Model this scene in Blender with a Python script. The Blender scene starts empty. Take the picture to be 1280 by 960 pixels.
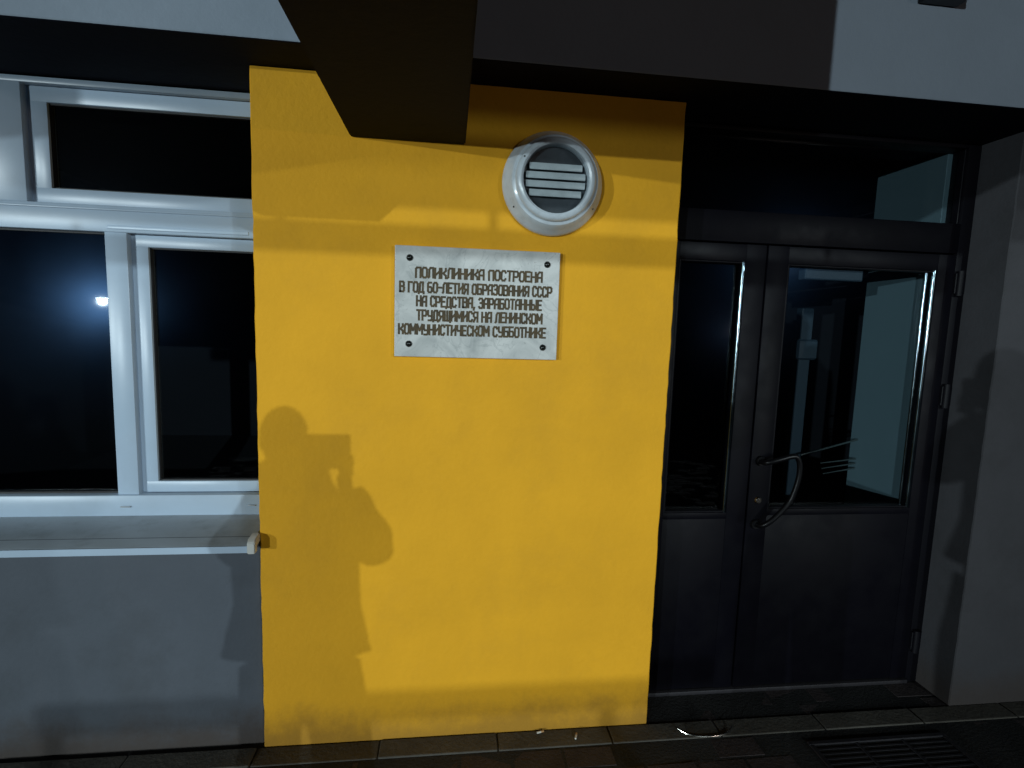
import bpy, bmesh, math, random
from mathutils import Vector, Matrix
random.seed(7)
scn = bpy.context.scene
COL = scn.collection
R = math.radians

# ---------------------------------------------------------------- camera
F_PX, YAW, PITCH, ROLL = 659.465, .1195, -.1113, .0314
CAM = Vector((0, -2.0, 1.6825))
cd = bpy.data.cameras.new('camera'); cam = bpy.data.objects.new('camera', cd); COL.objects.link(cam)
cd.sensor_width = 36; cd.lens = F_PX / 1280 * 36; cd.clip_start = .005; cd.clip_end = 500
fw = Vector((math.sin(YAW) * math.cos(PITCH), math.cos(YAW) * math.cos(PITCH), math.sin(PITCH)))
r0 = Vector((math.cos(YAW), -math.sin(YAW), 0)); u0 = r0.cross(fw)
rt = math.cos(ROLL) * r0 + math.sin(ROLL) * u0; up = -math.sin(ROLL) * r0 + math.cos(ROLL) * u0
cam.matrix_world = Matrix(((rt.x, up.x, -fw.x, CAM.x), (rt.y, up.y, -fw.y, CAM.y), (rt.z, up.z, -fw.z, CAM.z), (0, 0, 0, 1)))
scn.camera = cam

# ---------------------------------------------------------------- night sky
w = bpy.data.worlds.new("World"); scn.world = w; w.use_nodes = True
nt = w.node_tree; bg = nt.nodes['Background']
sky = nt.nodes.new('ShaderNodeTexSky'); sky.sky_type = 'NISHITA'; sky.sun_disc = False
sky.sun_elevation = R(-5); sky.sun_rotation = R(200)
nt.links.new(sky.outputs[0], bg.inputs[0]); bg.inputs[1].default_value = .02

scn.view_settings.view_transform = 'Standard'; scn.view_settings.look = 'None'
scn.view_settings.exposure = 0; scn.view_settings.gamma = 1
scn.cycles.max_bounces = 8; scn.cycles.sample_clamp_indirect = 4

# night lamps: direction of travel per metre towards the wall (dx, dz), distance in front of the wall,
# share of the light that falls on the wall, label
LAMP_COL = (.80, .95, 1.0)
LAMPS = [   # dx, dz, distance, share, radius, lens width, label
    (-.222, -.222, 70.0, .35, .27, .6, 'very tall floodlight mast straight across the yard'),            # A
    (1.12, -.092, 50.0, .24, .30, .5, 'street lamp furthest to the left of the entrance'),               # B
    (.670, -.020, 40.0, .31, .14, .8, 'low flood lamp on a short post to the left across the yard'),     # C
    (-.70, -.154, 45.0, .12, .45, .4, 'street lamp furthest to the right of the entrance'),          # D
    (-.635, -.004, 40.0, .036, .30, .3, 'dim low lamp added on the right to brighten the canopy beam'),    # E, added to lift the dark fascia beam right of the bracket
]
GAIN = 2.2

# ---------------------------------------------------------------- helpers
ORG = {}
def link(o, parent=None):
    COL.objects.link(o)
    if parent is not None: o.parent = parent
def tag(o, label=None, cat=None, group=None, kind=None):
    if label: o['label'] = label
    if cat: o['category'] = cat
    if group: o['group'] = group
    if kind: o['kind'] = kind
    return o
def empty(name, loc, label, cat, group=None):
    o = bpy.data.objects.new(name, None); o.location = loc; o.empty_display_size = .1; link(o)
    ORG[o] = Vector(loc); return tag(o, label, cat, group)
def obj(name, bm, mat, parent=None, base=None, smooth=False, angle=35):
    """link a bmesh given in world coordinates as one mesh object"""
    org = ORG[parent] if parent is not None else Vector(base if base else (0, 0, 0))
    bmesh.ops.translate(bm, verts=bm.verts, vec=-org)
    me = bpy.data.meshes.new(name)
    for m in (mat if isinstance(mat, (list, tuple)) else [mat]): me.materials.append(m)
    if smooth:
        ca = math.cos(R(angle))
        for f in bm.faces: f.smooth = True
        for e in bm.edges:
            if len(e.link_faces) == 2 and e.link_faces[0].normal.dot(e.link_faces[1].normal) < ca: e.smooth = False
    bm.normal_update(); bm.to_mesh(me); bm.free()
    o = bpy.data.objects.new(name, me); link(o, parent)
    if parent is None: o.location = org
    ORG[o] = org
    return o
def B(): return bmesh.new()
def box(bm, x0, x1, y0, y1, z0, z1, bev=0, seg=1, mi=0):
    t = bmesh.new()
    bmesh.ops.create_cube(t, size=1)
    for v in t.verts: v.co = Vector(((x0 + x1) / 2 + v.co.x * (x1 - x0), (y0 + y1) / 2 + v.co.y * (y1 - y0), (z0 + z1) / 2 + v.co.z * (z1 - z0)))
    if bev: bmesh.ops.bevel(t, geom=t.edges[:], offset=bev, segments=seg, affect='EDGES', profile=.5)
    for f in t.faces: f.material_index = mi
    merge(bm, t); return bm
def merge(bm, t):
    me = bpy.data.meshes.new('tmp'); t.to_mesh(me); t.free(); bm.from_mesh(me); bpy.data.meshes.remove(me)
def basis(d):
    d = d.normalized(); a = Vector((0, 0, 1)) if abs(d.z) < .9 else Vector((1, 0, 0))
    u = d.cross(a).normalized(); return u, u.cross(d).normalized()
def tube(bm, pts, rad, n=12, cap=True, mi=0):
    """swept tube; rad is one radius, or one per point"""
    pts = [Vector(p) for p in pts]; rr = rad if isinstance(rad, (list, tuple)) else [rad] * len(pts)
    rings = []; pu = None
    for i, p in enumerate(pts):
        d = (pts[min(i + 1, len(pts) - 1)] - pts[max(i - 1, 0)]).normalized()
        if pu is None: u, v = basis(d)
        else: u = (pu - d * pu.dot(d)).normalized(); v = d.cross(u)
        pu = u
        if i == 0: v = d.cross(u)
        r = rr[i]; ra, rb = (r if isinstance(r, (list, tuple)) else (r, r))
        rings.append([bm.verts.new(p + u * ra * math.cos(2 * math.pi * k / n) + v * rb * math.sin(2 * math.pi * k / n)) for k in range(n)])
    for a, b in zip(rings, rings[1:]):
        for k in range(n):
            f = bm.faces.new((a[k], a[(k + 1) % n], b[(k + 1) % n], b[k])); f.material_index = mi
    if cap:
        f = bm.faces.new(rings[0][::-1]); f.material_index = mi; f = bm.faces.new(rings[-1]); f.material_index = mi
    return bm
def lathe_y(bm, cx, cz, prof, n=56):
    """revolve (radius, y) profile about an axis along y"""
    rings = []
    for r, y in prof:
        if r < 1e-5: rings.append([bm.verts.new((cx, y, cz))])
        else: rings.append([bm.verts.new((cx + r * math.cos(2 * math.pi * k / n), y, cz + r * math.sin(2 * math.pi * k / n))) for k in range(n)])
    for a, b in zip(rings, rings[1:]):
        for k in range(n):
            k2 = (k + 1) % n
            if len(a) == 1: bm.faces.new((a[0], b[k2], b[k]))
            elif len(b) == 1: bm.faces.new((a[k], a[k2], b[0]))
            else: bm.faces.new((a[k], a[k2], b[k2], b[k]))
    bmesh.ops.recalc_face_normals(bm, faces=bm.faces[:])
    return bm
def ell(bm, c, rx, ry, rz, seg=20, rings=14):
    t = bmesh.new(); bmesh.ops.create_uvsphere(t, u_segments=seg, v_segments=rings, radius=1)
    for v in t.verts: v.co = Vector((c[0] + v.co.x * rx, c[1] + v.co.y * ry, c[2] + v.co.z * rz))
    merge(bm, t); return bm

# ---------------------------------------------------------------- materials
def mat(name, col, rough=.6, metal=0, spec=.5, var=0, vscale=6, bump=0, bscale=60, rvar=0, coat=0, grime=None, grime_scale=2.0, grime_amt=0.0, foot_shade=0):
    m = bpy.data.materials.new(name); m.use_nodes = True; t = m.node_tree; N = t.nodes; L = t.links
    b = N['Principled BSDF']
    b.inputs['Base Color'].default_value = (*col, 1); b.inputs['Roughness'].default_value = rough
    b.inputs['Metallic'].default_value = metal; b.inputs['Specular IOR Level'].default_value = spec
    b.inputs['Coat Weight'].default_value = coat
    tc = N.new('ShaderNodeTexCoord'); 
    geo = N.new('ShaderNodeNewGeometry')
    pos = geo.outputs['Position']
    cur = None
    if var:
        n = N.new('ShaderNodeTexNoise'); n.inputs['Scale'].default_value = vscale; n.inputs['Detail'].default_value = 8; n.inputs['Roughness'].default_value = .62
        L.new(pos, n.inputs['Vector'])
        rp = N.new('ShaderNodeMapRange'); rp.inputs[1].default_value = .28; rp.inputs[2].default_value = .72
        rp.inputs[3].default_value = 1 - var; rp.inputs[4].default_value = 1 + var * .7; L.new(n.outputs[0], rp.inputs[0])
        mx = N.new('ShaderNodeVectorMath'); mx.operation = 'SCALE'; mx.inputs[0].default_value = col; L.new(rp.outputs[0], mx.inputs['Scale'])
        cur = mx.outputs[0]
    if grime:
        n = N.new('ShaderNodeTexNoise'); n.inputs['Scale'].default_value = grime_scale; n.inputs['Detail'].default_value = 10; n.inputs['Roughness'].default_value = .7
        L.new(pos, n.inputs['Vector'])
        rp = N.new('ShaderNodeMapRange'); rp.inputs[1].default_value = .5; rp.inputs[2].default_value = .72; rp.inputs[4].default_value = grime_amt
        L.new(n.outputs[0], rp.inputs[0])
        mx = N.new('ShaderNodeMix'); mx.data_type = 'RGBA'; L.new(rp.outputs[0], mx.inputs[0])
        if cur: L.new(cur, mx.inputs[6])
        else: mx.inputs[6].default_value = (*col, 1)
        mx.inputs[7].default_value = (*grime, 1); cur = mx.outputs[2]
    if foot_shade:      # shade of low things at the wall foot, painted as uneven brown darkening
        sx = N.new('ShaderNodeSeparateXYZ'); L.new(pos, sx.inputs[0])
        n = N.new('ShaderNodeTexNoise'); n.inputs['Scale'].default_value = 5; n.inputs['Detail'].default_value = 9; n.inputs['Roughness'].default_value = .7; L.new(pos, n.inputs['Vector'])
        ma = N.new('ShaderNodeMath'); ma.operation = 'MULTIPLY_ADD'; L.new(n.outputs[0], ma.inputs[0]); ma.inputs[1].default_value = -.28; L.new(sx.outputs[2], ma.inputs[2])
        rp = N.new('ShaderNodeMapRange'); rp.interpolation_type = 'SMOOTHSTEP'; rp.inputs[1].default_value = -.14; rp.inputs[2].default_value = .06; rp.inputs[3].default_value = foot_shade; rp.inputs[4].default_value = 0
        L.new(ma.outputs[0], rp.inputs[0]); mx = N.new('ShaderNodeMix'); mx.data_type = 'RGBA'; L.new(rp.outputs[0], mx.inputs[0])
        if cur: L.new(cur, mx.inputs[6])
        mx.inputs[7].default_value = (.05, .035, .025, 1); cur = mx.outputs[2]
    if cur: L.new(cur, b.inputs['Base Color'])
    if rvar:
        n = N.new('ShaderNodeTexNoise'); n.inputs['Scale'].default_value = 9; n.inputs['Detail'].default_value = 6; L.new(pos, n.inputs['Vector'])
        rp = N.new('ShaderNodeMapRange'); rp.inputs[1].default_value = .3; rp.inputs[2].default_value = .7
        rp.inputs[3].default_value = max(.02, rough - rvar); rp.inputs[4].default_value = rough + rvar; L.new(n.outputs[0], rp.inputs[0]); L.new(rp.outputs[0], b.inputs['Roughness'])
    if bump:
        n = N.new('ShaderNodeTexNoise'); n.inputs['Scale'].default_value = bscale; n.inputs['Detail'].default_value = 6; n.inputs['Roughness'].default_value = .6; L.new(pos, n.inputs['Vector'])
        bp = N.new('ShaderNodeBump'); bp.inputs['Strength'].default_value = bump; bp.inputs['Distance'].default_value = .004
        L.new(n.outputs[0], bp.inputs['Height']); L.new(bp.outputs[0], b.inputs['Normal'])
    return m

M = {}
M['yellow'] = mat('yellow_plaster', (.87, .425, .018), .75, spec=.25, var=.09, vscale=2.6, bump=.6, bscale=45, grime=(.42, .22, .03), grime_scale=1.7, grime_amt=.22, foot_shade=.55)
M['grey'] = mat('grey_plaster', (.085, .098, .118), .8, spec=.3, var=.10, vscale=2.5, bump=.5, bscale=40, grime=(.05, .055, .06), grime_scale=2.3, grime_amt=.4, foot_shade=.8)
M['sidegrey'] = mat('side_wall_plaster', (.058, .058, .064), .85, spec=.25, var=.12, vscale=3, bump=.5, bscale=40, grime=(.03, .03, .03), grime_scale=1.8, grime_amt=.4, foot_shade=.5)
M['white_wash'] = mat('whitewashed_concrete', (.355, .42, .50), .8, spec=.3, var=.06, vscale=2, bump=.5, bscale=25, grime=(.2, .25, .3), grime_scale=1.2, grime_amt=.25)
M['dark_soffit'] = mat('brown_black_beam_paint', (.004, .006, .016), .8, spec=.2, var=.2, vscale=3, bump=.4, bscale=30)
M['pvc'] = mat('white_pvc', (.43, .54, .66), .32, var=.03, vscale=4, bump=.03, bscale=30, grime=(.3, .36, .42), grime_scale=3, grime_amt=.25)
M['gasket'] = mat('black_rubber', (.012, .012, .014), .6)
M['tin'] = mat('painted_tin', (.36, .41, .46), .38, var=.1, vscale=5, bump=.15, bscale=8, grime=(.13, .14, .14), grime_scale=4, grime_amt=.6)
M['cap'] = mat('white_plastic_cap', (.62, .62, .58), .4)
M['door'] = mat('dark_anthracite_paint', (.0022, .0021, .0042), .5, spec=.12, var=.12, vscale=4, bump=.05, bscale=80, rvar=.08)
M['door_dark'] = mat('black_anthracite_frame', (.003, .0028, .005), .55, spec=.2, var=.15, vscale=4)
M['chrome'] = mat('bright_aluminium_trim', (.22, .30, .34), .13, metal=1, rvar=.04)
M['steel'] = mat('polished_steel', (.5, .48, .44), .2, metal=1)
M['black'] = mat('black_plastic', (.004, .004, .005), .36, spec=.3)
M['enamel'] = mat('white_enamelled_metal', (.58, .65, .70), .28, var=.04, vscale=20, bump=.1, bscale=40, coat=.4, grime=(.22, .24, .25), grime_scale=18, grime_amt=.35)
M['reflector'] = mat('dark_lamp_inside', (.055, .065, .075), .4, var=.25, vscale=25)
M['louvre'] = mat('pale_louvre_slat', (.52, .58, .60), .35, var=.12, vscale=30)
M['screw'] = mat('dark_domed_screw', (.03, .032, .03), .2, metal=.6)
M['letter'] = mat('dark_brown_lettering', (.075, .047, .013), .6, var=.55, vscale=60)
M['inside_dark'] = mat('dark_room', (.012, .012, .016), .9)
M['refl_wall'] = mat('pale_reflection_wall', (.16, .225, .245), .7, var=.05, vscale=3)
M['inside_pale'] = mat('pale_inside_piece', (.05, .075, .10), .5)
M['paver'] = mat('worn_concrete_paver', (.045, .036, .036), .85, spec=.3, var=.35, vscale=7, bump=.8, bscale=70)
M['kerb'] = mat('concrete_kerb', (.085, .078, .066), .85, spec=.3, var=.3, vscale=6, bump=.7, bscale=60)
M['soil'] = mat('dark_joint_sand', (.03, .027, .025), .95, var=.3, vscale=12)
M['asphalt'] = mat('asphalt', (.04, .04, .04), 1.0, spec=.0, var=.3, vscale=3, bump=.8, bscale=80)
M['iron'] = mat('cast_iron', (.028, .026, .03), .55, metal=.3, bump=.4, bscale=80)
M['pole'] = mat('galvanised_pole', (.25, .26, .27), .45, metal=.6)
M['paper'] = mat('cigarette_paper', (.6, .58, .52), .8)
M['filter'] = mat('cigarette_filter', (.45, .25, .1), .8)
M['skin'] = mat('skin', (.5, .3, .22), .5)
M['coat'] = mat('dark_coat_cloth', (.03, .032, .04), .9, bump=.5, bscale=90)
M['trouser'] = mat('dark_trouser_cloth', (.025, .025, .03), .9)
M['shoe'] = mat('black_shoe_leather', (.012, .012, .012), .4)
M['hair'] = mat('knit_cap_wool', (.03, .03, .03), .95)

def marble():
    m = bpy.data.materials.new('grey_white_marble'); m.use_nodes = True; N = m.node_tree.nodes; L = m.node_tree.links; b = N['Principled BSDF']
    b.inputs['Roughness'].default_value = .38
    geo = N.new('ShaderNodeNewGeometry'); n = N.new('ShaderNodeTexNoise'); n.inputs['Scale'].default_value = 9; n.inputs['Detail'].default_value = 9; n.inputs['Roughness'].default_value = .65
    n.inputs['Distortion'].default_value = .6; L.new(geo.outputs['Position'], n.inputs['Vector'])
    cr = N.new('ShaderNodeValToRGB'); e = cr.color_ramp.elements
    e[0].position = .3; e[0].color = (.40, .42, .41, 1); e[1].position = .62; e[1].color = (.66, .67, .645, 1); L.new(n.outputs[0], cr.inputs[0])
    n2 = N.new('ShaderNodeTexNoise'); n2.inputs['Scale'].default_value = 5; n2.inputs['Detail'].default_value = 6; n2.inputs['Distortion'].default_value = 1.6; L.new(geo.outputs['Position'], n2.inputs['Vector'])
    ab = N.new('ShaderNodeMath'); ab.operation = 'SUBTRACT'; ab.inputs[1].default_value = .5; L.new(n2.outputs[0], ab.inputs[0])
    a2 = N.new('ShaderNodeMath'); a2.operation = 'ABSOLUTE'; L.new(ab.outputs[0], a2.inputs[0])
    mr = N.new('ShaderNodeMapRange'); mr.inputs[1].default_value = 0; mr.inputs[2].default_value = .014; mr.inputs[3].default_value = .3; mr.inputs[4].default_value = 0; L.new(a2.outputs[0], mr.inputs[0])
    mx = N.new('ShaderNodeMix'); mx.data_type = 'RGBA'; L.new(mr.outputs[0], mx.inputs[0]); L.new(cr.outputs[0], mx.inputs[6]); mx.inputs[7].default_value = (.2, .23, .23, 1)
    sp = N.new('ShaderNodeTexNoise'); sp.inputs['Scale'].default_value = 90; sp.inputs['Detail'].default_value = 2; L.new(geo.outputs['Position'], sp.inputs['Vector'])
    sr = N.new('ShaderNodeMapRange'); sr.inputs[1].default_value = .68; sr.inputs[2].default_value = .76; sr.inputs[4].default_value = .6; L.new(sp.outputs[0], sr.inputs[0])
    m2 = N.new('ShaderNodeMix'); m2.data_type = 'RGBA'; L.new(sr.outputs[0], m2.inputs[0]); L.new(mx.outputs[2], m2.inputs[6]); m2.inputs[7].default_value = (.2, .2, .18, 1)
    L.new(m2.outputs[2], b.inputs['Base Color']); return m
M['marble'] = marble()

def glass(name, refl=1.3, haze=.0, tint=(.85, .9, .92)):
    """thin pane: clear with a Fresnel mirror coat and a little dusty sheen"""
    m = bpy.data.materials.new(name); m.use_nodes = True; N = m.node_tree.nodes; L = m.node_tree.links
    for n in list(N): N.remove(n)
    out = N.new('ShaderNodeOutputMaterial'); tr = N.new('ShaderNodeBsdfTransparent'); tr.inputs[0].default_value = (*tint, 1)
    gl = N.new('ShaderNodeBsdfGlossy'); gl.inputs['Roughness'].default_value = .012
    g0 = N.new('ShaderNodeNewGeometry'); dt = N.new('ShaderNodeVectorMath'); dt.operation = 'DOT_PRODUCT'; L.new(g0.outputs['Normal'], dt.inputs[0]); L.new(g0.outputs['Incoming'], dt.inputs[1])
    def mth(op, a, b_):
        q = N.new('ShaderNodeMath'); q.operation = op; q.use_clamp = op == 'MULTIPLY_ADD'
        for k, v_ in enumerate((a, b_)):
            if isinstance(v_, (int, float)): q.inputs[k].default_value = v_
            elif v_ is not None: L.new(v_, q.inputs[k])
        return q
    ab = mth('ABSOLUTE', dt.outputs['Value'], None); om = mth('SUBTRACT', 1.0, ab.outputs[0]); pw = mth('POWER', om.outputs[0], 5.0)
    mu = mth('MULTIPLY_ADD', pw.outputs[0], .96); mu.inputs[2].default_value = .04 * refl      # Schlick
    mx = N.new('ShaderNodeMixShader'); L.new(mu.outputs[0], mx.inputs[0]); L.new(tr.outputs[0], mx.inputs[1]); L.new(gl.outputs[0], mx.inputs[2])
    g2 = N.new('ShaderNodeBsdfGlossy'); g2.inputs['Roughness'].default_value = .17; g2.inputs[0].default_value = (.25, .5, 1, 1)
    geo = N.new('ShaderNodeNewGeometry'); nz = N.new('ShaderNodeTexNoise'); nz.inputs['Scale'].default_value = 2.2; nz.inputs['Detail'].default_value = 6; L.new(geo.outputs['Position'], nz.inputs['Vector'])
    rg = N.new('ShaderNodeMapRange'); rg.inputs[1].default_value = .3; rg.inputs[2].default_value = .7; rg.inputs[3].default_value = haze * .45; rg.inputs[4].default_value = haze; L.new(nz.outputs[0], rg.inputs[0])
    m2 = N.new('ShaderNodeMixShader'); L.new(rg.outputs[0], m2.inputs[0]); L.new(mx.outputs[0], m2.inputs[1]); L.new(g2.outputs[0], m2.inputs[2])
    L.new(m2.outputs[0], out.inputs[0]); return m
M['glass'] = glass('window_glass', 1.1, .0012)
M['glass_dusty'] = glass('dusty_window_glass', 1.1, .0022)
M['lamp_glass'] = glass('bulkhead_glass', 1.2, .0, (.92, .95, .96))
def emit(name, col, s):
    m = bpy.data.materials.new(name); m.use_nodes = True; b = m.node_tree.nodes['Principled BSDF']
    b.inputs['Base Color'].default_value = (.8, .8, .8, 1); b.inputs['Emission Color'].default_value = (*col, 1); b.inputs['Emission Strength'].default_value = s; return m
M['glow'] = emit('lit_lamp_lens', (.8, .93, 1), 60)

# ---------------------------------------------------------------- setting: ground
b = B(); bmesh.ops.create_grid(b, x_segments=1, y_segments=1, size=120)
tag(obj('ground', b, M['asphalt'], base=(0, 0, -.03)), 'dark asphalt yard in front of the entrance', kind='structure'); bpy.data.objects['ground'].location.z = -.03
PX0, PX1, PY1 = -2.6, 3.4, -4.0
b = B(); box(b, PX0, PX1, PY1, .6, -.028, -.012)
paving = obj('paving', b, M['soil'], base=(0, 0, 0)); tag(paving, 'narrow concrete pavers laid in rows along the wall', kind='structure')
GR = (1.50, 2.13, -.62, -.15)      # drain grating hole in the paving
def paver_mesh(w, d, seed):
    rnd = random.Random(seed); bm = B(); box(bm, -w / 2, w / 2, -d / 2, d / 2, -.02, 0, .004)
    for v in bm.verts: v.co.x += rnd.uniform(-.0015, .0015); v.co.y += rnd.uniform(-.0012, .0012)
    me = bpy.data.meshes.new('paver'); me.materials.append(M['paver']); bm.to_mesh(me); bm.free(); return me
W, D = .205, .105
PM = [paver_mesh(W - .008, D - .008, i) for i in range(5)]; PH = [paver_mesh(W / 2 - .008, D - .008, 20 + i) for i in range(3)]
stuff = B(); cnt = 0
rows = [(.17 - D * (k + .5), k) for k in range(2)]         # in the door recess
spots = []
for y, k in rows:
    x = .885 + (W / 2 if k % 2 else 0)
    while x < 2.30: spots.append((x + W / 2, y, 0)); x += W
y = -.098 - D / 2; k = 0
while y > PY1 + .05:
    x = PX0 + W / 2 + (W / 2 if k % 2 else 0)
    while x < PX1 - W / 2:
        if not (GR[0] - W / 2 - .01 < x < GR[1] + W / 2 + .01 and GR[2] - D / 2 < y < GR[3] + D / 2): spots.append((x, y, 0))
        x += W
    y -= D; k += 1
spots.sort(key=lambda s: (s[1] < -.1) * (abs(s[1]) * 1.0 + .10 * abs(s[0] - .3)))
for i, (x, y, z) in enumerate(spots):
    if .86 > x and y > -.1: continue
    dz = random.uniform(-.003, .002); rx, ry = random.uniform(-.012, .012), random.uniform(-.012, .012)
    if cnt < 280:
        o = bpy.data.objects.new('paver', random.choice(PM)); o.location = (x, y, dz); o.rotation_euler = (rx, ry, random.uniform(-.01, .01)); link(o, paving); cnt += 1
    else:
        t = bmesh.new(); t.from_mesh(random.choice(PM)); bmesh.ops.transform(t, matrix=Matrix.Translation((x, y, dz)) @ Matrix.Rotation(rx, 4, 'X') @ Matrix.Rotation(ry, 4, 'Y'), verts=t.verts); merge(stuff, t)
o = obj('paver_field', stuff, M['paver'], paving); o['kind'] = 'stuff'
x = PX0
while x < PX1:                     # concrete kerb slabs along the foot of the wall
    l = .47
    if x + l > PX1: break
    b = B(); box(b, x + .003, x + l - .003, -.094, -.004, -.02, .004 + random.uniform(-.001, .002), .004, 2); o = obj('kerb_slab', b, M['kerb'], paving); x += l

# ---------------------------------------------------------------- walls
def rough_box(bm, x0, x1, y0, y1, z0, z1, jit=.0018, n=60, bev=.004):
    """box whose upright front edges wander a little, as trowelled corners do"""
    prof = []
    rnd = random.Random(int((x0 + 9) * 100))
    L_, R_ = [], []
    for k in range(n + 1):
        z = z0 + (z1 - z0) * k / n
        jl, jr = rnd.uniform(-jit, jit), rnd.uniform(-jit, jit)
        row = [(x0 + jl, y1), (x0 + jl, y0 + bev), (x0 + jl + bev, y0), (x1 + jr - bev, y0), (x1 + jr, y0 + bev), (x1 + jr, y1)]
        prof.append([bm.verts.new((px, py, z)) for px, py in row])
    for a, c in zip(prof, prof[1:]):
        for i in range(6):
            j = (i + 1) % 6; bm.faces.new((a[i], a[j], c[j], c[i]))
    bm.faces.new(prof[0][::-1]); bm.faces.new(prof[-1]); return bm
ZT = 2.533
b = B(); rough_box(b, -.696, .867, 0, .42, -.02, ZT)
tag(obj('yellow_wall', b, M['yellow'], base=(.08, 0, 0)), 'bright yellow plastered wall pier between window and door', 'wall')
b = B(); rough_box(b, -2.6, -.698, .022, .42, -.02, .855)
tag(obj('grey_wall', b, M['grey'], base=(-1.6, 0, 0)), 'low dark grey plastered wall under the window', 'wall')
b = B(); rough_box(b, 2.312, 4.8, -.004, .6, -.02, ZT)
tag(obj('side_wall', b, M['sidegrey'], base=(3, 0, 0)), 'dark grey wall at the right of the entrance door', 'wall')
b = B(); box(b, -12, -2.603, .03, .6, -.02, 2.53); tag(obj('outer_wall', b, M['grey'], base=(-6, 0, 0)), 'grey plastered wall further left of the window', 'wall')
b = B(); box(b, -12, 12, .45, 1.0, 3.2, 8.0); tag(obj('upper_wall', b, M['white_wash'], base=(0, .45, 3.2)), 'whitewashed upper storey wall above the canopy', 'wall')

# ---------------------------------------------------------------- canopy
can = empty('canopy', (0, 0, 2.53), 'dark concrete entrance canopy with perpendicular beams over the yellow wall', 'canopy')
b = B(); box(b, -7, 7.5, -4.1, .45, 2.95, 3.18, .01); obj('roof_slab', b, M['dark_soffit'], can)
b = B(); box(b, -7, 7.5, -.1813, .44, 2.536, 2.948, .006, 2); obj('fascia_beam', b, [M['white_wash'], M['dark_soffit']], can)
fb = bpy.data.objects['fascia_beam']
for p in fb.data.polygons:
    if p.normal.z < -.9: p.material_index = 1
def bracket(x0, x1, z0=2.323, L=2.07):
    bm = B(); pts = [(-.001, z0), (-1.35, z0), (-L, z0 + .20), (-L, 2.947), (-.001, 2.947)]
    if x0 > 1 or x0 < -1: pts[0] = (-.183, z0); pts[-1] = (-.183, 2.947)
    vs = [[bm.verts.new((x, y, z)) for y, z in pts] for x in (x0, x1)]
    bm.faces.new(vs[0][::-1]); bm.faces.new(vs[1])
    for i in range(5): j = (i + 1) % 5; bm.faces.new((vs[0][i], vs[0][j], vs[1][j], vs[1][i]))
    bmesh.ops.recalc_face_normals(bm, faces=bm.faces[:])
    bmesh.ops.bevel(bm, geom=bm.edges[:], offset=.005, segments=2, affect='EDGES')
    return obj('bracket_beam', bm, M['dark_soffit'], can)
bracket(-.3618, .0436); bracket(-4.2, -3.8); bracket(3.5, 3.9)
# drip rail hung under the front edge on short studs
b = B(); box(b, -.45, 3.0, -4.10, -4.06, 2.789, 2.889, .003); obj('drip_rail', b, M['pole'], can)
for i in range(5): b = B(); box(b, -.41 + .71 * i, -.385 + .71 * i, -4.095, -4.065, 2.884, 2.955); obj('stud', b, M['pole'], can)
b = B(); box(b, -2.6, .62, -4.106, -4.05, 2.93, 2.96); obj('edge_trim', b, M['pole'], can)

# small dark fitting on the fascia beam
fl = empty('wall_box', (1.685, -.1813, 2.9), 'small black box fixed high on the whitewashed beam', 'box')
b = B(); box(b, 1.607, 1.762, -.245, -.184, 2.848, 2.945, .006, 2); obj('housing', b, M['black'], fl)
b = B(); box(b, 1.63, 1.74, -.2505, -.2445, 2.875, 2.925, .002); obj('cover', b, M['black'], fl)

# ---------------------------------------------------------------- window
win = empty('window', (-1.4, .23, .865), 'white plastic window with dark panes left of the yellow wall', 'window')
YF = .23; XR = -.7; XL = -2.6
def part(name, x0, x1, y0, y1, z0, z1, m='pvc', parent=None, bev=.003, seg=2):
    b = B(); box(b, x0, x1, y0, y1, z0, z1, bev, seg); return obj(name, b, M[m], parent if parent else win, smooth=True)
part('frame_top', XL, XR, YF, .30, 2.508, 2.531)
part('frame_post', -1.86, -1.575, YF, .30, 2.0845, 2.509)
part('transom', XL, XR, YF - .004, .302, 1.987, 2.085)
part('transom_bead', XL, XR, YF - .009, YF - .002, 2.066, 2.074, bev=.002)
part('transom_bead', -1.30, -.79, YF - .008, YF - .002, 1.998, 2.012, bev=.002)
part('mullion', -1.316, -1.237, YF, .30, .953, 1.989)
part('frame_bottom', XL, XR, YF - .012, .302, .867, .955, bev=.005)
part('drain_cap', -1.30, -1.262, YF - .018, YF - .01, .905, .911, 'tin', bev=.001)
part('drain_cap', -.815, -.785, YF - .018, YF - .01, .907, .912, 'tin', bev=.001)
def sash(x0, x1, z0, z1, w, yb=.252, dusty=False):
    b = B(); box(b, x0, x1, yb, .295, z1 - w, z1, .003, 2); box(b, x0, x1, yb, .295, z0, z0 + w, .003, 2); box(b, x0, x0 + w, yb + .0006, .2945, z0 + w - .003, z1 - w + .003, .002, 2); box(b, x1 - w, x1, yb + .0006, .2945, z0 + w - .003, z1 - w + .003, .002, 2)
    s = obj('sash', b, M['pvc'], win, smooth=True)
    b = B(); g = .005
    box(b, x0 + w, x1 - w, yb + .012, yb + .03, z0 + w, z0 + w + g); box(b, x0 + w, x1 - w, yb + .012, yb + .03, z1 - w - g, z1 - w)
    box(b, x0 + w, x0 + w + g, yb + .012, yb + .03, z0 + w + g, z1 - w - g); box(b, x1 - w - g, x1 - w, yb + .012, yb + .03, z0 + w + g, z1 - w - g); obj('gasket', b, M['gasket'], s)
    b = B(); box(b, x0 + w - .002, x1 - w + .002, yb + .024, yb + .028, z0 + w - .002, z1 - w + .002); obj('pane', b, M['glass'], s)
    return s
sash(-1.559, -.60, 2.0865, 2.5065, .056)
sash(-1.2195, -.60, .957, 1.985, .046)
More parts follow.
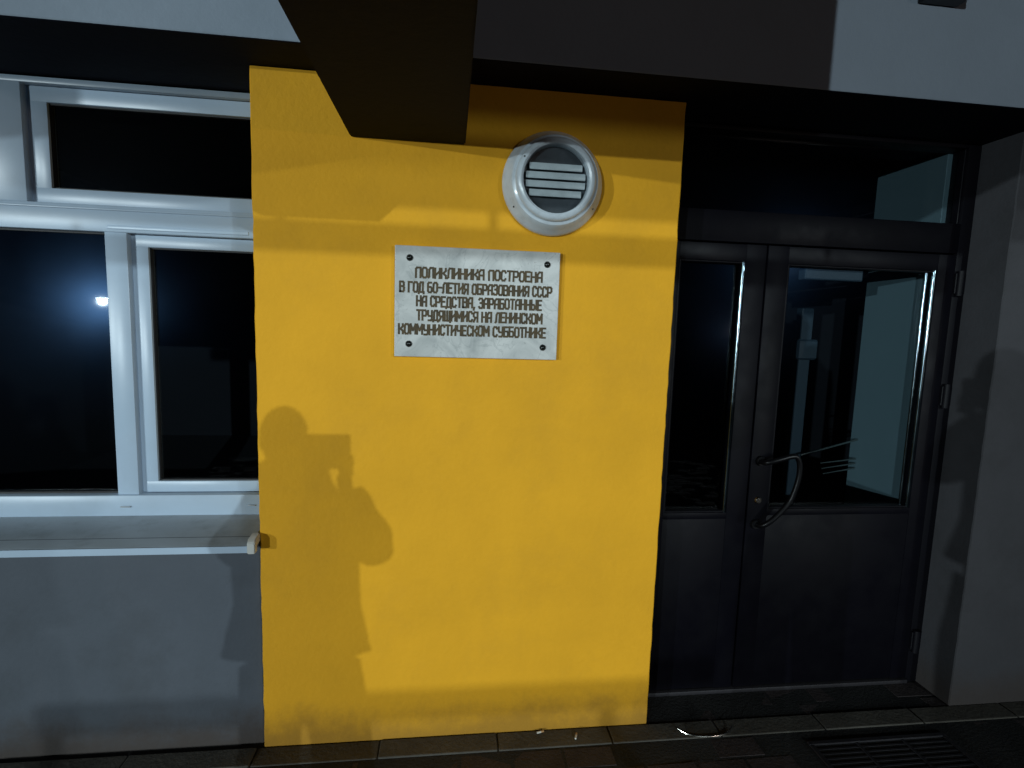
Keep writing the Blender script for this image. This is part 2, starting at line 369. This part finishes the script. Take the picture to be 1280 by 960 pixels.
# jamb slivers seen in the rebate
part('rebate', -1.576, -1.556, .262, .30, 2.086, 2.507, 'pvc', bev=0)
part('rebate', -1.238, -1.216, .262, .30, .956, 1.986, 'pvc', bev=0)
b = B(); box(b, XL, -1.314, .262, .266, .953, 1.989); obj('fixed_pane', b, M['glass_dusty'], win)
b = B(); box(b, -1.322, -1.3155, .25, .27, .956, 1.986); box(b, XL, -1.322, .25, .27, .955, .962); box(b, XL, -1.322, .25, .27, 1.98, 1.987); obj('gasket', b, M['gasket'], win)
b = B(); box(b, XL, -1.86, .262, .266, 2.084, 2.509); obj('fixed_pane', b, M['glass'], win)
# dark room behind
rm = B(); box(rm, -2.62, -.702, .46, 3.0, .6, 2.62)
for f in list(rm.faces):
    if f.normal.y < -.9: rm.faces.remove(f)
bmesh.ops.reverse_faces(rm, faces=rm.faces[:])
tag(obj('dark_room', rm, M['inside_dark'], base=(-1.6, .46, .6)), 'unlit room behind the window panes', kind='structure')
b = B(); box(b, -2.62, -2.603, .3, .46, .84, 2.53); tag(obj('window_jamb', b, M['inside_dark'], base=(-2.6, .3, .86)), 'dark jamb beside the window room', kind='structure')

# sill flashing
sl = empty('window_sill', (-1.5, 0, .84), 'sloping grey metal sill with white front lip under the window', 'window sill')
b = B()
prof = [(.225, .872), (.215, .869), (.10, .861), (-.036, .850), (-.045, .846), (-.047, .84), (-.047, .822), (-.042, .818)]
n = 40
rows_ = []
for k in range(n + 1):
    x = -2.6 + (2.6 - .722) * k / n
    rows_.append([b.verts.new((x, py, pz + 0 * (.2 < i < 4))) for i, (py, pz) in enumerate(prof)])
for a, c in zip(rows_, rows_[1:]):
    for i in range(len(prof) - 1): b.faces.new((a[i], c[i], c[i + 1], a[i + 1]))
bmesh.ops.recalc_face_normals(b, faces=b.faces[:]); bmesh.ops.solidify(b, geom=b.faces[:], thickness=.0012)
obj('flashing', b, M['tin'], sl, smooth=True)
b = B(); box(b, -2.6, -.722, -.0505, -.0478, .8215, .8475, .001); obj('front_lip', b, M['pvc'], sl)
b = B(); pts = [(-.058, .820), (-.058, .862), (-.044, .874), (.0, .880), (.0, .848), (-.03, .842), (-.034, .820)]
vs = [[b.verts.new((x, y, z)) for y, z in pts] for x in (-.722, -.694)]
b.faces.new(vs[0]); b.faces.new(vs[1][::-1])
for i in range(len(pts)): j = (i + 1) % len(pts); b.faces.new((vs[0][i], vs[0][j], vs[1][j], vs[1][i]))
bmesh.ops.recalc_face_normals(b, faces=b.faces[:]); bmesh.ops.bevel(b, geom=b.edges[:], offset=.003, segments=2, affect='EDGES'); obj('end_cap', b, M['cap'], sl, smooth=True)

# ---------------------------------------------------------------- door
door = empty('double_door', (1.6, .17, 0), 'dark anthracite double door with glazed upper halves and transom window', 'door')
YD = .17
def dpart(name, x0, x1, y0, y1, z0, z1, m='door', parent=door, bev=.003):
    b = B(); box(b, x0, x1, y0, y1, z0, z1, bev, 2); return obj(name, b, M[m], parent, smooth=True)
dpart('frame_jamb', .868, .925, YD, .25, 0, 2.531, 'door_dark')
dpart('frame_jamb', 2.252, 2.3115, YD, .25, 0, 2.531, 'door_dark')
dpart('frame_head', .924, 2.253, YD, .25, 2.515, 2.531, 'door_dark', bev=.002)
dpart('transom_bar', .924, 2.253, YD - .002, .25, 2.062, 2.192)
dpart('threshold', .924, 2.253, YD - .012, .25, 0, .018, 'iron', bev=.002)
b = B(); box(b, .92, 2.256, .215, .221, 2.190, 2.517); obj('transom_pane', b, M['glass'], door)
b = B(); box(b, 2.2445, 2.2545, YD + .012, .214, 2.192, 2.515, .002); obj('transom_bead', b, M['door'], door)
def leaf(x0, x1, gx0, gx1, gz0, gz1, m, left):
    z0, z1 = .022, 2.056
    b = B()
    box(b, x0, gx0, YD, .232, z0, z1, .002, 2); box(b, gx1, x1, YD, .232, z0, z1, .002, 2)
    box(b, gx0 - .001, gx1 + .001, YD + .0008, .231, gz1, z1 - .0006, .002, 2); box(b, gx0 - .001, gx1 + .001, YD + .0008, .231, gz0 - .03, gz0, .002, 2)
    lf = obj('door_leaf', b, M[m], door, smooth=True)
    b = B(); box(b, gx0 - .002, gx1 + .002, YD + .0022, .22, z0 + .002, gz0 - .029, .002, 2); obj('lower_panel', b, M[m], lf, smooth=True)
    b = B(); box(b, gx0 - .002, gx1 + .002, YD + .034, YD + .040, gz0 - .002, gz1 + .002); obj('pane', b, M['glass'], lf)
    # rounded glazing beads; the right hand one catches the lamps
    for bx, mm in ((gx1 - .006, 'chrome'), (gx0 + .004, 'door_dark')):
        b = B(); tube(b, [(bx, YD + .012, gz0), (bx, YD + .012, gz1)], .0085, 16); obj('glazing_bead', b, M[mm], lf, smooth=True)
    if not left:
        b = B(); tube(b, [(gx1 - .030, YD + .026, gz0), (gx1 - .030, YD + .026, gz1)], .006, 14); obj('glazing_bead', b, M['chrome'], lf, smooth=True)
    for za, zb in ((gz1 - .007, gz1 + .0005), (gz0 - .0005, gz0 + .007)): b = B(); box(b, gx0, gx1, YD + .006, YD + .036, za, zb, .002); obj('glazing_rail', b, M['door_dark'], lf)
    return lf
l1 = leaf(.929, 1.343, .955, 1.252, .872, 1.982, 'door', True)
l2 = leaf(1.351, 2.249, 1.448, 2.165, .886, 1.982, 'door', False)
b = B(); box(b, 1.575, 1.86, .236, .285, 1.928, 1.985, .006, 2); obj('door_closer', b, M['inside_pale'], l2)
# grip handle: black bent tube
b = B()
hp = [(1.392, .172, 1.112), (1.392, .135, 1.112), (1.405, .118, 1.118), (1.45, .105, 1.135), (1.50, .098, 1.150), (1.522, .096, 1.140), (1.534, .096, 1.105), (1.534, .097, 1.05), (1.522, .100, .99), (1.505, .104, .94), (1.465, .110, .885), (1.425, .118, .842), (1.402, .135, .822), (1.397, .172, .818)]
def smooth_path(p, k=5):
    p = [Vector(q) for q in p]; out = []
    for i in range(len(p) - 1):
        a, b_, c, d = p[max(i - 1, 0)], p[i], p[i + 1], p[min(i + 2, len(p) - 1)]
        for s in range(k):
            t = s / k; out.append(.5 * ((2 * b_) + (-a + c) * t + (2 * a - 5 * b_ + 4 * c - d) * t * t + (-a + 3 * b_ - 3 * c + d) * t ** 3))
    out.append(p[-1]); return out
tube(b, smooth_path(hp), .0115, 14); obj('handle', b, M['black'], l2, smooth=True, angle=50)
for z in (1.112, .818):
    b = B(); lathe_y(b, 1.394, z, [(0, YD - .012), (.020, YD - .012), (.023, YD - .006), (.023, YD + .001)], 20); obj('handle_rose', b, M['black'], l2, smooth=True)
b = B(); lathe_y(b, 1.398, .930, [(0, YD - .010), (.012, YD - .010), (.016, YD - .006), (.018, YD + .001)], 20); box(b, 1.3965, 1.3995, YD - .0125, YD - .0095, .922, .938); obj('lock_cylinder', b, M['steel'], l2, smooth=True)
for z in (1.93, 1.42, .22):
    b = B(); tube(b, [(2.268, YD - .014, z - .055), (2.268, YD - .014, z + .055)], .014, 12); box(b, 2.25, 2.30, YD - .012, YD + .002, z - .045, z + .045, .002); obj('hinge', b, M['door_dark'], l2, smooth=True)

# inside: dark vestibule; pale wall and post stand in for reflections in the glass
vs_ = B(); box(vs_, .88, 2.9, .26, 3.5, 0.001, 2.62)
for f in list(vs_.faces):
    if f.normal.y < -.9: vs_.faces.remove(f)
bmesh.ops.reverse_faces(vs_, faces=vs_.faces[:])
tag(obj('vestibule', vs_, M['inside_dark'], base=(1.6, .3, 0)), 'unlit vestibule behind the entrance door', kind='structure')
b = B(); box(b, 2.232, 2.33, .252, .655, .003, 2.525, .003); tag(obj('reflection_wall', b, M['refl_wall'], base=(2.28, .3, 0)), 'pale blue wall piece standing in for a reflection in the right door glass', 'wall')
ps = empty('reflection_post', (1.905, .65, 0), 'slim pale post standing in for a reflection in the right door glass', 'post')
b = B(); box(b, 1.872, 1.940, .65, .70, .003, 1.822, .004); obj('shaft', b, M['inside_pale'], ps)
b = B(); box(b, 1.852, 1.972, .635, .70, 1.545, 1.655, .01); obj('fitting', b, M['inside_pale'], ps)

for o in COL.objects:
    if o.parent is None and o.get('category') and not o.get('kind'): o['kind'] = 'thing'
# ---------------------------------------------------------------- plaque
pq = empty('memorial_plaque', (.101, 0, 1.555), 'white marble plaque with Russian lettering on the yellow wall', 'plaque')
PX, PXR, PZ, PZT = -.202, .404, 1.555, 1.956
b = B(); box(b, PX, PXR, -.024, -.001, PZ, PZT, .0022, 2); obj('slab', b, M['marble'], pq)
for x, z in ((-.149, 1.913), (.356, 1.910), (-.150, 1.602), (.350, 1.601)):
    b = B(); lathe_y(b, x, z, [(0, -.034), (.005, -.0335), (.0095, -.030), (.012, -.0255), (.0125, -.0235)], 20); obj('screw', b, M['screw'], pq, smooth=True)
G = {   # strokes on a 3 x 6 grid, narrow engraved capitals
 'А': (3, [[(0, 0), (0, 4.6), (1.2, 6), (3, 6), (3, 0)], [(0, 2.6), (3, 2.6)]]),
 'Б': (3, [[(2.8, 6), (0, 6), (0, 0), (2.4, 0), (3, .8), (3, 2.4), (2.4, 3.3), (0, 3.3)]]),
 'В': (3, [[(0, 0), (0, 6), (2.3, 6), (2.9, 5.3), (2.9, 3.9), (2.3, 3.2), (0, 3.2)], [(2.3, 3.2), (3, 2.5), (3, .8), (2.4, 0), (0, 0)]]),
 'Г': (2.6, [[(0, 0), (0, 6), (2.6, 6)]]),
 'Д': (3.4, [[(-.2, -.9), (-.2, 0), (3.6, 0), (3.6, -.9)], [(.5, 0), (.6, 5), (1.2, 6), (2.9, 6), (2.9, 0)]]),
 'Е': (2.7, [[(2.7, 6), (0, 6), (0, 0), (2.7, 0)], [(0, 3.1), (2.3, 3.1)]]),
 'З': (2.8, [[(0, 5.2), (.6, 6), (2.2, 6), (2.7, 5.2), (2.7, 4), (2.1, 3.2), (1, 3.2)], [(2.1, 3.2), (2.8, 2.4), (2.8, .8), (2.2, 0), (.6, 0), (0, .8)]]),
 'И': (3, [[(0, 6), (0, 0)], [(3, 6), (3, 0)], [(0, 1.6), (3, 4.4)]]),
 'К': (3, [[(0, 6), (0, 0)], [(0, 3), (1.2, 3), (2.9, 4.6), (2.9, 6)], [(1.2, 3), (2.9, 1.6), (2.9, 0)]]),
 'Л': (3, [[(-.2, 0), (.3, .6), (.5, 4.8), (1.2, 6), (3, 6), (3, 0)]]),
 'М': (3.8, [[(0, 0), (0, 6), (1.9, 2.2), (3.8, 6), (3.8, 0)]]),
 'Н': (3, [[(0, 6), (0, 0)], [(3, 6), (3, 0)], [(0, 3.1), (3, 3.1)]]),
 'О': (3, [[(.8, 0), (0, 1), (0, 5), (.8, 6), (2.2, 6), (3, 5), (3, 1), (2.2, 0), (.8, 0)]]),
 'П': (3, [[(0, 0), (0, 5.2), (.7, 6), (3, 6), (3, 0)]]),
 'Р': (3, [[(0, 0), (0, 6), (2.3, 6), (3, 5.2), (3, 3.4), (2.3, 2.6), (0, 2.6)]]),
 'С': (2.8, [[(2.8, 4.9), (2.1, 6), (.8, 6), (0, 5), (0, 1), (.8, 0), (2.1, 0), (2.8, 1.1)]]),
 'Т': (3, [[(0, 6), (3, 6)], [(1.5, 6), (1.5, 0)]]),
 'У': (3, [[(0, 6), (0, 3.6), (.7, 2.7), (3, 2.7)], [(3, 6), (3, .9), (2.3, 0), (.4, 0)]]),
 'Ч': (2.9, [[(0, 6), (0, 3.6), (.7, 2.8), (2.9, 2.8)], [(2.9, 6), (2.9, 0)]]),
 'Щ': (4, [[(0, 6), (0, 0), (4.2, 0), (4.2, -.9)], [(1.9, 6), (1.9, 0)], [(3.8, 6), (3.8, 0)]]),
 'Ы': (4, [[(0, 6), (0, 0), (1.9, 0), (2.5, .8), (2.5, 2.3), (1.9, 3.1), (0, 3.1)], [(4, 6), (4, 0)]]),
 'Я': (3, [[(3, 0), (3, 6), (.8, 6), (0, 5.2), (0, 3.5), (.8, 2.7), (3, 2.7)], [(1.5, 2.7), (0, 0)]]),
 '6': (2.9, [[(2.6, 6), (.7, 6), (0, 5.2), (0, .8), (.8, 0), (2.1, 0), (2.9, .8), (2.9, 2.5), (2.1, 3.3), (0, 3.3)]]),
 '0': (2.9, [[(.8, 0), (0, 1), (0, 5), (.8, 6), (2.1, 6), (2.9, 5), (2.9, 1), (2.1, 0), (.8, 0)]]),
 '-': (2.2, [[(0, 3.1), (2.2, 3.1)]]), ',': (.6, [[(.5, .3), (0, -1.2)]]), ' ': (1.15, [])}
def stroke(bm, a, b_, t, y0, y1):
    a, b_ = Vector(a), Vector(b_); d = (b_ - a).normalized() * t * .5; nrm = Vector((-d.y, d.x)); a = a - d * .8; b_ = b_ + d * .8
    q = [a + nrm, b_ + nrm, b_ - nrm, a - nrm]
    f = [bm.verts.new((p.x, y0, p.y)) for p in q]; k = [bm.verts.new((p.x, y1, p.y)) for p in q]
    bm.faces.new(f)
    for i in range(4): bm.faces.new((f[i], f[(i + 1) % 4], k[(i + 1) % 4], k[i]))
rl = random.Random(3)
def text_line(s, x0, x1, zc, h):
    gap = 1.25; tot = sum(G[c][0] for c in s) + gap * (len(s) - 1); sx = (x1 - x0) / tot; sz = h / 6; bm = B(); x = x0
    k = 0
    for c in s:
        wd, st = G[c]; jz = rl.uniform(-.0008, .0008); sh = rl.uniform(-.02, .02)
        for pl in st:
            for p, q in zip(pl, pl[1:]):
                k += 1; yy = -.0250 - .00006 * (k % 9)
                stroke(bm, (x + p[0] * sx + sh * p[1] * sz, zc - h / 2 + p[1] * sz + jz), (x + q[0] * sx + sh * q[1] * sz, zc - h / 2 + q[1] * sz + jz), .0074, yy, -.0235)
        x += (wd + gap) * sx
    bmesh.ops.recalc_face_normals(bm, faces=bm.faces[:])
    obj('lettering', bm, M['letter'], pq)
U = (PXR - PX) / 1119.
for s, a, c, off in (('ПОЛИКЛИНИКА ПОСТРОЕНА', 212, 1075, .094), ('В ГОД 60-ЛЕТИЯ ОБРАЗОВАНИЯ СССР', 108, 1145, .147), ('НА СРЕДСТВА, ЗАРАБОТАННЫЕ', 220, 1078, .197),
                     ('ТРУДЯЩИМИСЯ НА ЛЕНИНСКОМ', 222, 1085, .248), ('КОММУНИСТИЧЕСКОМ СУББОТНИКЕ', 103, 1113, .300)):
    text_line(s, PX + (a - 78) * U + .003, PX + (c - 78) * U - .001, PZT - off, .035)

# ---------------------------------------------------------------- bulkhead lamp
bl = empty('bulkhead_lamp', (.366, 0, 2.203), 'round white bulkhead lamp with louvre slats above the plaque, unlit', 'wall lamp')
CX, CZ = .366, 2.203
b = B(); lathe_y(b, CX, CZ, [(0, -.002), (.150, -.002), (.186, -.003), (.1875, -.008), (.1865, -.016), (.182, -.024), (.175, -.034), (.168, -.048), (.162, -.060), (.157, -.068), (.150, -.070), (.146, -.072), (.142, -.080)]); obj('base_bowl', b, M['enamel'], bl, smooth=True)
b = B(); lathe_y(b, CX, CZ, [(.130, -.070), (.143, -.070), (.146, -.076), (.144, -.086), (.136, -.094), (.127, -.096), (.120, -.092), (.1175, -.080), (.117, -.060)]); obj('front_ring', b, M['enamel'], bl, smooth=True)
b = B(); lathe_y(b, CX, CZ, [(0, -.050), (.06, -.048), (.1165, -.058)]); obj('reflector', b, M['reflector'], bl, smooth=True)
for k in range(4):
    z = CZ + .045 - .0305 * k; hw = math.sqrt(.114 ** 2 - (abs(z - CZ) + .013) ** 2) - .002
    b = B(); box(b, CX - hw, CX + hw, -.074, -.066, z - .0125, z + .0115, .003, 2); obj('louvre_slat', b, M['louvre'], bl, smooth=True)
b = B(); lathe_y(b, CX, CZ, [(0, -.090), (.06, -.0885), (.10, -.0845), (.1172, -.0815)]); obj('cover_glass', b, M['lamp_glass'], bl, smooth=True)
for a_ in (150, 213, 330):
    r_ = .172 if a_ in (213, 330) else .1355; yy = -.040 if a_ in (213, 330) else -.094
    x, z = CX + r_ * math.cos(R(a_)), CZ + r_ * math.sin(R(a_)); b = B(); lathe_y(b, x, z, [(0, yy - .003), (.0024, yy - .0025), (.0034, yy), (.0034, yy + .004)], 12); obj('screw', b, M['screw'], bl, smooth=True)

# ---------------------------------------------------------------- things on the ground
gr = empty('drain_grate', (1.8, -.35, 0), 'dark metal foot grating set in the paving by the door', 'grate')
b = B(); x0, x1, y0, y1 = GR[0], GR[1], GR[2], GR[3]
box(b, x0, x1, y1 - .02, y1, -.02, .006, .002); box(b, x0, x1, y0, y0 + .02, -.02, .006, .002); box(b, x0, x0 + .02, y0 + .02, y1 - .02, -.02, .006, .002); box(b, x1 - .02, x1, y0 + .02, y1 - .02, -.02, .006, .002); obj('frame', b, M['iron'], gr)
for f_ in (1 / 3, 2 / 3): xx = x0 + (x1 - x0) * f_; b = B(); box(b, xx - .006, xx + .006, y0 + .02, y1 - .02, -.018, .004); obj('cross_bar', b, M['iron'], gr)
me = None
for k in range(18):
    yy = y1 - .04 - k * .024
    if yy < y0 + .03: break
    if me is None:
        b = B(); box(b, x0 + .02, x1 - .02, -.004, .004, -.016, .002); o = obj('bar', b, M['iron'], gr); me = o.data; o.location.y = yy
    else:
        o = bpy.data.objects.new('bar', me); link(o, gr); o.location.y = yy
wr = B(); tube(wr, smooth_path([(.985, -.050, .012), (1.01, -.072, .008), (1.05, -.088, .006), (1.11, -.094, .006), (1.17, -.088, .006), (1.205, -.072, .009), (1.222, -.056, .016)], 5), .0028, 8)
tag(obj('bent_wire', wr, M['steel'], base=(1.1, -.08, 0), smooth=True), 'short curved piece of shiny wire lying by the door', 'wire')
def butt(x, y, a, label):
    t = empty('cigarette_butt', (x, y, .008), label, 'cigarette butt', 'cigarette butts at the foot of the wall')
    d = Vector((math.cos(a), math.sin(a), 0)); p = Vector((x, y, .009)); b = B(); tube(b, [p - d * .014, p + d * .004], .0038, 8); obj('paper', b, M['paper'], t, smooth=True)
    b = B(); tube(b, [p + d * .0042, p + d * .016], .0038, 8); obj('filter', b, M['filter'], t, smooth=True)
butt(.401, -.018, .25, 'white cigarette butt touching the yellow wall foot'); butt(.545, -.052, 1.2, 'cigarette butt lying further out on the kerb slab')

# ---------------------------------------------------------------- unseen fence added for its shadow band, and stand-ins for railing reflections
ra = empty('shadow_fence', (1.6, -6.4, 0), 'unseen board fence added to cast the shadow band along the wall foot', 'fence')
b = B(); box(b, .0, 2.55, -6.42, -6.38, 1.61, 1.725, .006); obj('top_board', b, M['pole'], ra)
for x in (.04, 2.0): b = B(); box(b, x - .03, x + .03, -6.375, -6.33, 0, 1.70, .004); obj('post', b, M['pole'], ra)
rr = empty('reflection_rails', (2.05, .6, .95), 'thin polished rails standing in for railing reflections in the right door glass', 'handrail')  # rails set behind the pane in place of mirrored railing glints
for x0_, z0_, x1_, z1_, r_ in ((1.90, 1.030, 2.228, 1.118, .006), (2.02, .985, 2.228, 1.010, .0045), (2.03, .955, 2.228, .985, .0045), (2.04, .925, 2.228, .958, .0045)):
    b = B(); tube(b, [(x0_, .60, z0_), (x1_, .60, z1_)], r_, 12); obj('rail', b, M['steel'], rr, smooth=True)

# ---------------------------------------------------------------- street lamps (light sources of the place, plus the added lamp E)
for i, (dx, dz, dist, share, rad, lw, lab) in enumerate(LAMPS):
    x, y, z = -dx * (dist - 0) , -dist, 0
    z = 1.6825 + -dz * (dist - 2.0); x = -dx * (dist - 2.0)
    p = Vector((x, y, z)); foot = Vector((x, y - .5, 0))
    t = empty('street_lamp', foot, lab, 'street lamp', 'street lamps around the yard')
    b = B(); tube(b, [foot + Vector((0, 0, -.03)), foot + Vector((0, 0, z * .55)), foot + Vector((0, 0, z + rad + .1)), p + Vector((0, -.1, rad + .16))], [.07, .055, .045, .035], 12); obj('pole', b, M['pole'], t, smooth=True)
    b = B(); box(b, p.x - lw / 2 - .05, p.x + lw / 2 + .05, p.y - .26, p.y + .09, p.z + rad + .135, p.z + rad + .21, .02, 2); obj('lamp_head', b, M['pole'], t)
    b = B(); box(b, p.x - lw / 2, p.x + lw / 2, p.y - .16, p.y + .05, p.z + rad + .02, p.z + rad + .13, .005); obj('lens', b, M['glow'], t)
    ld = bpy.data.lights.new('lamp_light', 'SPOT'); ld.spot_size = 2 * math.atan(4.3 / dist); ld.spot_blend = 1; ld.color = LAMP_COL if i < 4 else (1.0, .80, .72); ld.shadow_soft_size = rad
    dv = p - Vector((.1, 0, 1.2)); dd = dv.length; cosn = -dv.y / dd
    ld.energy = GAIN * share * math.pi / cosn * 4 * math.pi * dd * dd / math.pi * 1.0
    lo = bpy.data.objects.new('lamp_light', ld); link(lo, t); lo.location = p - foot
    aim = Vector((-.25 if i != 3 else .2, 0, 1.35)) - p; lo.rotation_euler = aim.to_track_quat('-Z', 'Y').to_euler()

# ---------------------------------------------------------------- the photographer
man = empty('person', (-.05, -2.3, 0), 'person in a dark coat and knit cap holding up a phone', 'person')
def skin(verts, edges, radii, root=0, sub=1):
    me = bpy.data.meshes.new('s'); me.from_pydata(verts, edges, []); o = bpy.data.objects.new('s', me); COL.objects.link(o)
    md = o.modifiers.new('Skin', 'SKIN'); md.use_smooth_shade = True
    for i, v in enumerate(me.skin_vertices[0].data): v.radius = (radii[i], radii[i]); v.use_root = (i == root)
    o.modifiers.new('Sub', 'SUBSURF').levels = sub
    dg = bpy.context.evaluated_depsgraph_get(); m2 = bpy.data.meshes.new_from_object(o.evaluated_get(dg))
    bm = bmesh.new(); bm.from_mesh(m2); bpy.data.objects.remove(o); bpy.data.meshes.remove(m2); return bm
V = []; E_ = []; RD = []
def jn(p, r, par=None):
    V.append(p); RD.append(r)
    if par is not None: E_.append((par, len(V) - 1))
    return len(V) - 1
pel = jn((-.05, -2.30, .98), .13); sp_ = jn((-.05, -2.30, 1.2), .12, pel); ch = jn((-.05, -2.29, 1.40), .125, sp_); nk = jn((-.08, -2.27, 1.55), .055, ch); hb = jn((-.105, -2.235, 1.66), .06, nk)
for s, xh, xk, xa in ((-1, -.15, -.165, -.17), (1, .045, .075, .08)):
    h_ = jn((xh, -2.30, .9), .09, pel); k_ = jn((xk, -2.27, .50), .058, h_); a_ = jn((xa, -2.31, .10), .04, k_); jn((xa + .02 * s, -2.18, .045), .032, a_)
HANDS = []
for s, sh, el, wr_, hd in ((1, (.11, -2.28, 1.46), (.20, -2.15, 1.31), (.082, -2.09, 1.50), (.066, -2.062, 1.575)), (-1, (-.21, -2.28, 1.46), (-.30, -2.15, 1.31), (-.082, -2.09, 1.50), (-.066, -2.062, 1.575))):
    a_ = jn(sh, .06, ch); e_ = jn(el, .045, a_); w_ = jn(wr_, .027, e_); jn(hd, .03, w_); HANDS.append((s, Vector(hd)))
body = skin(V, E_, RD, 0, 2)
HC = (-.108, -2.205, 1.728)
ell(body, HC, .076, .098, .115, 28, 20)
ell(body, (HC[0], HC[1] + .098, HC[2] - .02), .014, .022, .026, 12, 8)                       # nose
ell(body, (HC[0], HC[1] + .086, HC[2] - .062), .026, .012, .008, 12, 8)                      # lips
for s in (-1, 1):
    ell(body, (HC[0] + s * .076, HC[1], HC[2] - .01), .010, .020, .032, 12, 8)               # ears
    ell(body, (HC[0] + s * .031, HC[1] + .081, HC[2] + .004), .013, .012, .010, 12, 8)       # eyes
for s, hd in HANDS:                                                                          # four fingers over the top edge, thumb below
    for k, ln in enumerate((.9, 1.0, .95, .78)):
        z0_ = hd.z + .040 - .0185 * k; a0 = .004 * math.sin(k * 2.1)
        pts = [(s * .078, -2.055, z0_ - .008), (s * .088, -2.036, z0_), (s * (.086 + a0), -2.016, z0_ + .003), (s * (.086 - .018 * ln), -2.0052, z0_ + .004), (s * (.086 - .040 * ln), -2.0045, z0_ + .001)]
        merge(body, skin(pts, [(0, 1), (1, 2), (2, 3), (3, 4)], [.0105, .0095, .009, .0078, .0065], 0, 1))
    pts = [(s * .066, -2.062, hd.z - .012), (s * .052, -2.048, hd.z + .012), (s * .044, -2.034, hd.z + .034), (s * .036, -2.031, hd.z + .048)]
    merge(body, skin(pts, [(0, 1), (1, 2), (2, 3)], [.013, .0115, .0095, .008], 0, 1))
    ell(body, (s * .070, -2.058, hd.z), .017, .014, .046, 14, 10)                            # palm
obj('body', body, M['skin'], man, smooth=True, angle=60)
b = B()
tube(b, [(-.055, -2.30, .925), (-.055, -2.30, .99), (-.05, -2.30, 1.12), (-.05, -2.295, 1.3), (-.05, -2.29, 1.43), (-.06, -2.285, 1.51), (-.072, -2.265, 1.57), (-.078, -2.25, 1.625), (-.085, -2.25, 1.665)], [(.17, .268), (.165, .255), (.15, .225), (.15, .225), (.135, .215), (.11, .165), (.105, .145), (.10, .125), (.095, .105)], 28)
for s, pts in ((1, [(.10, -2.28, 1.455), (.16, -2.21, 1.38), (.195, -2.15, 1.305), (.165, -2.12, 1.37), (.115, -2.10, 1.45), (.085, -2.092, 1.50)]), (-1, [(-.20, -2.28, 1.455), (-.26, -2.21, 1.38), (-.305, -2.15, 1.305), (-.23, -2.12, 1.38), (-.14, -2.10, 1.46), (-.087, -2.092, 1.50)])):
    tube(b, smooth_path(pts, 4), [.088 - .034 * i / 20 for i in range(21)], 16)
for v in b.verts:      # folds in the cloth
    x, y, z = v.co; n_ = Vector((math.sin(z * 47 + y * 31 + x * 11), .6 * math.sin(z * 29 + x * 53), .5 * math.sin(x * 61 + y * 23)))
    v.co += n_ * (.0065 + .003 * math.sin(z * 13 + x * 7))
obj('coat', b, M['coat'], man, smooth=True, angle=60)
b = B()
tube(b, [(-.05, -2.30, 1.0), (-.05, -2.30, .9), (-.05, -2.30, .80)], [(.12, .17), (.12, .185), (.115, .18)], 20)
for pts in ([(-.14, -2.30, .86), (-.155, -2.29, .7), (-.165, -2.27, .5), (-.17, -2.30, .09)], [(.055, -2.30, .86), (.085, -2.29, .7), (.105, -2.27, .5), (.11, -2.30, .09)]):
    tube(b, smooth_path(pts, 4), [.125 - .02 * i / 12 for i in range(13)], 16)
obj('trousers', b, M['trouser'], man, smooth=True, angle=60)
for x in (-.18, .115):
    b = B(); tube(b, [(x, -2.385, .05), (x, -2.33, .055), (x, -2.26, .05), (x, -2.18, .035), (x, -2.115, .028)], [(.03, .04), (.045, .05), (.05, .045), (.048, .033), (.025, .02)], 16); obj('shoe', b, M['shoe'], man, smooth=True, angle=60)
t_ = bmesh.new(); bmesh.ops.create_uvsphere(t_, u_segments=24, v_segments=16, radius=1)
bmesh.ops.delete(t_, geom=[v for v in t_.verts if v.co.z < .05], context='VERTS')
for v in t_.verts: v.co = Vector((HC[0] + v.co.x * .083, HC[1] - .006 + v.co.y * .106, HC[2] + .008 + v.co.z * .110))
obj('knit_cap', t_, M['hair'], man, smooth=True)
ph = empty('phone', (0, -2.02, 1.64), 'black smartphone held sideways in both hands', 'phone')
b = B(); box(b, -.082, .082, -2.020, -2.011, 1.575, 1.703, .003, 2); obj('case', b, M['black'], ph)
b = B(); box(b, -.077, .077, -2.0222, -2.0205, 1.581, 1.698); obj('screen', b, M['black'], ph)
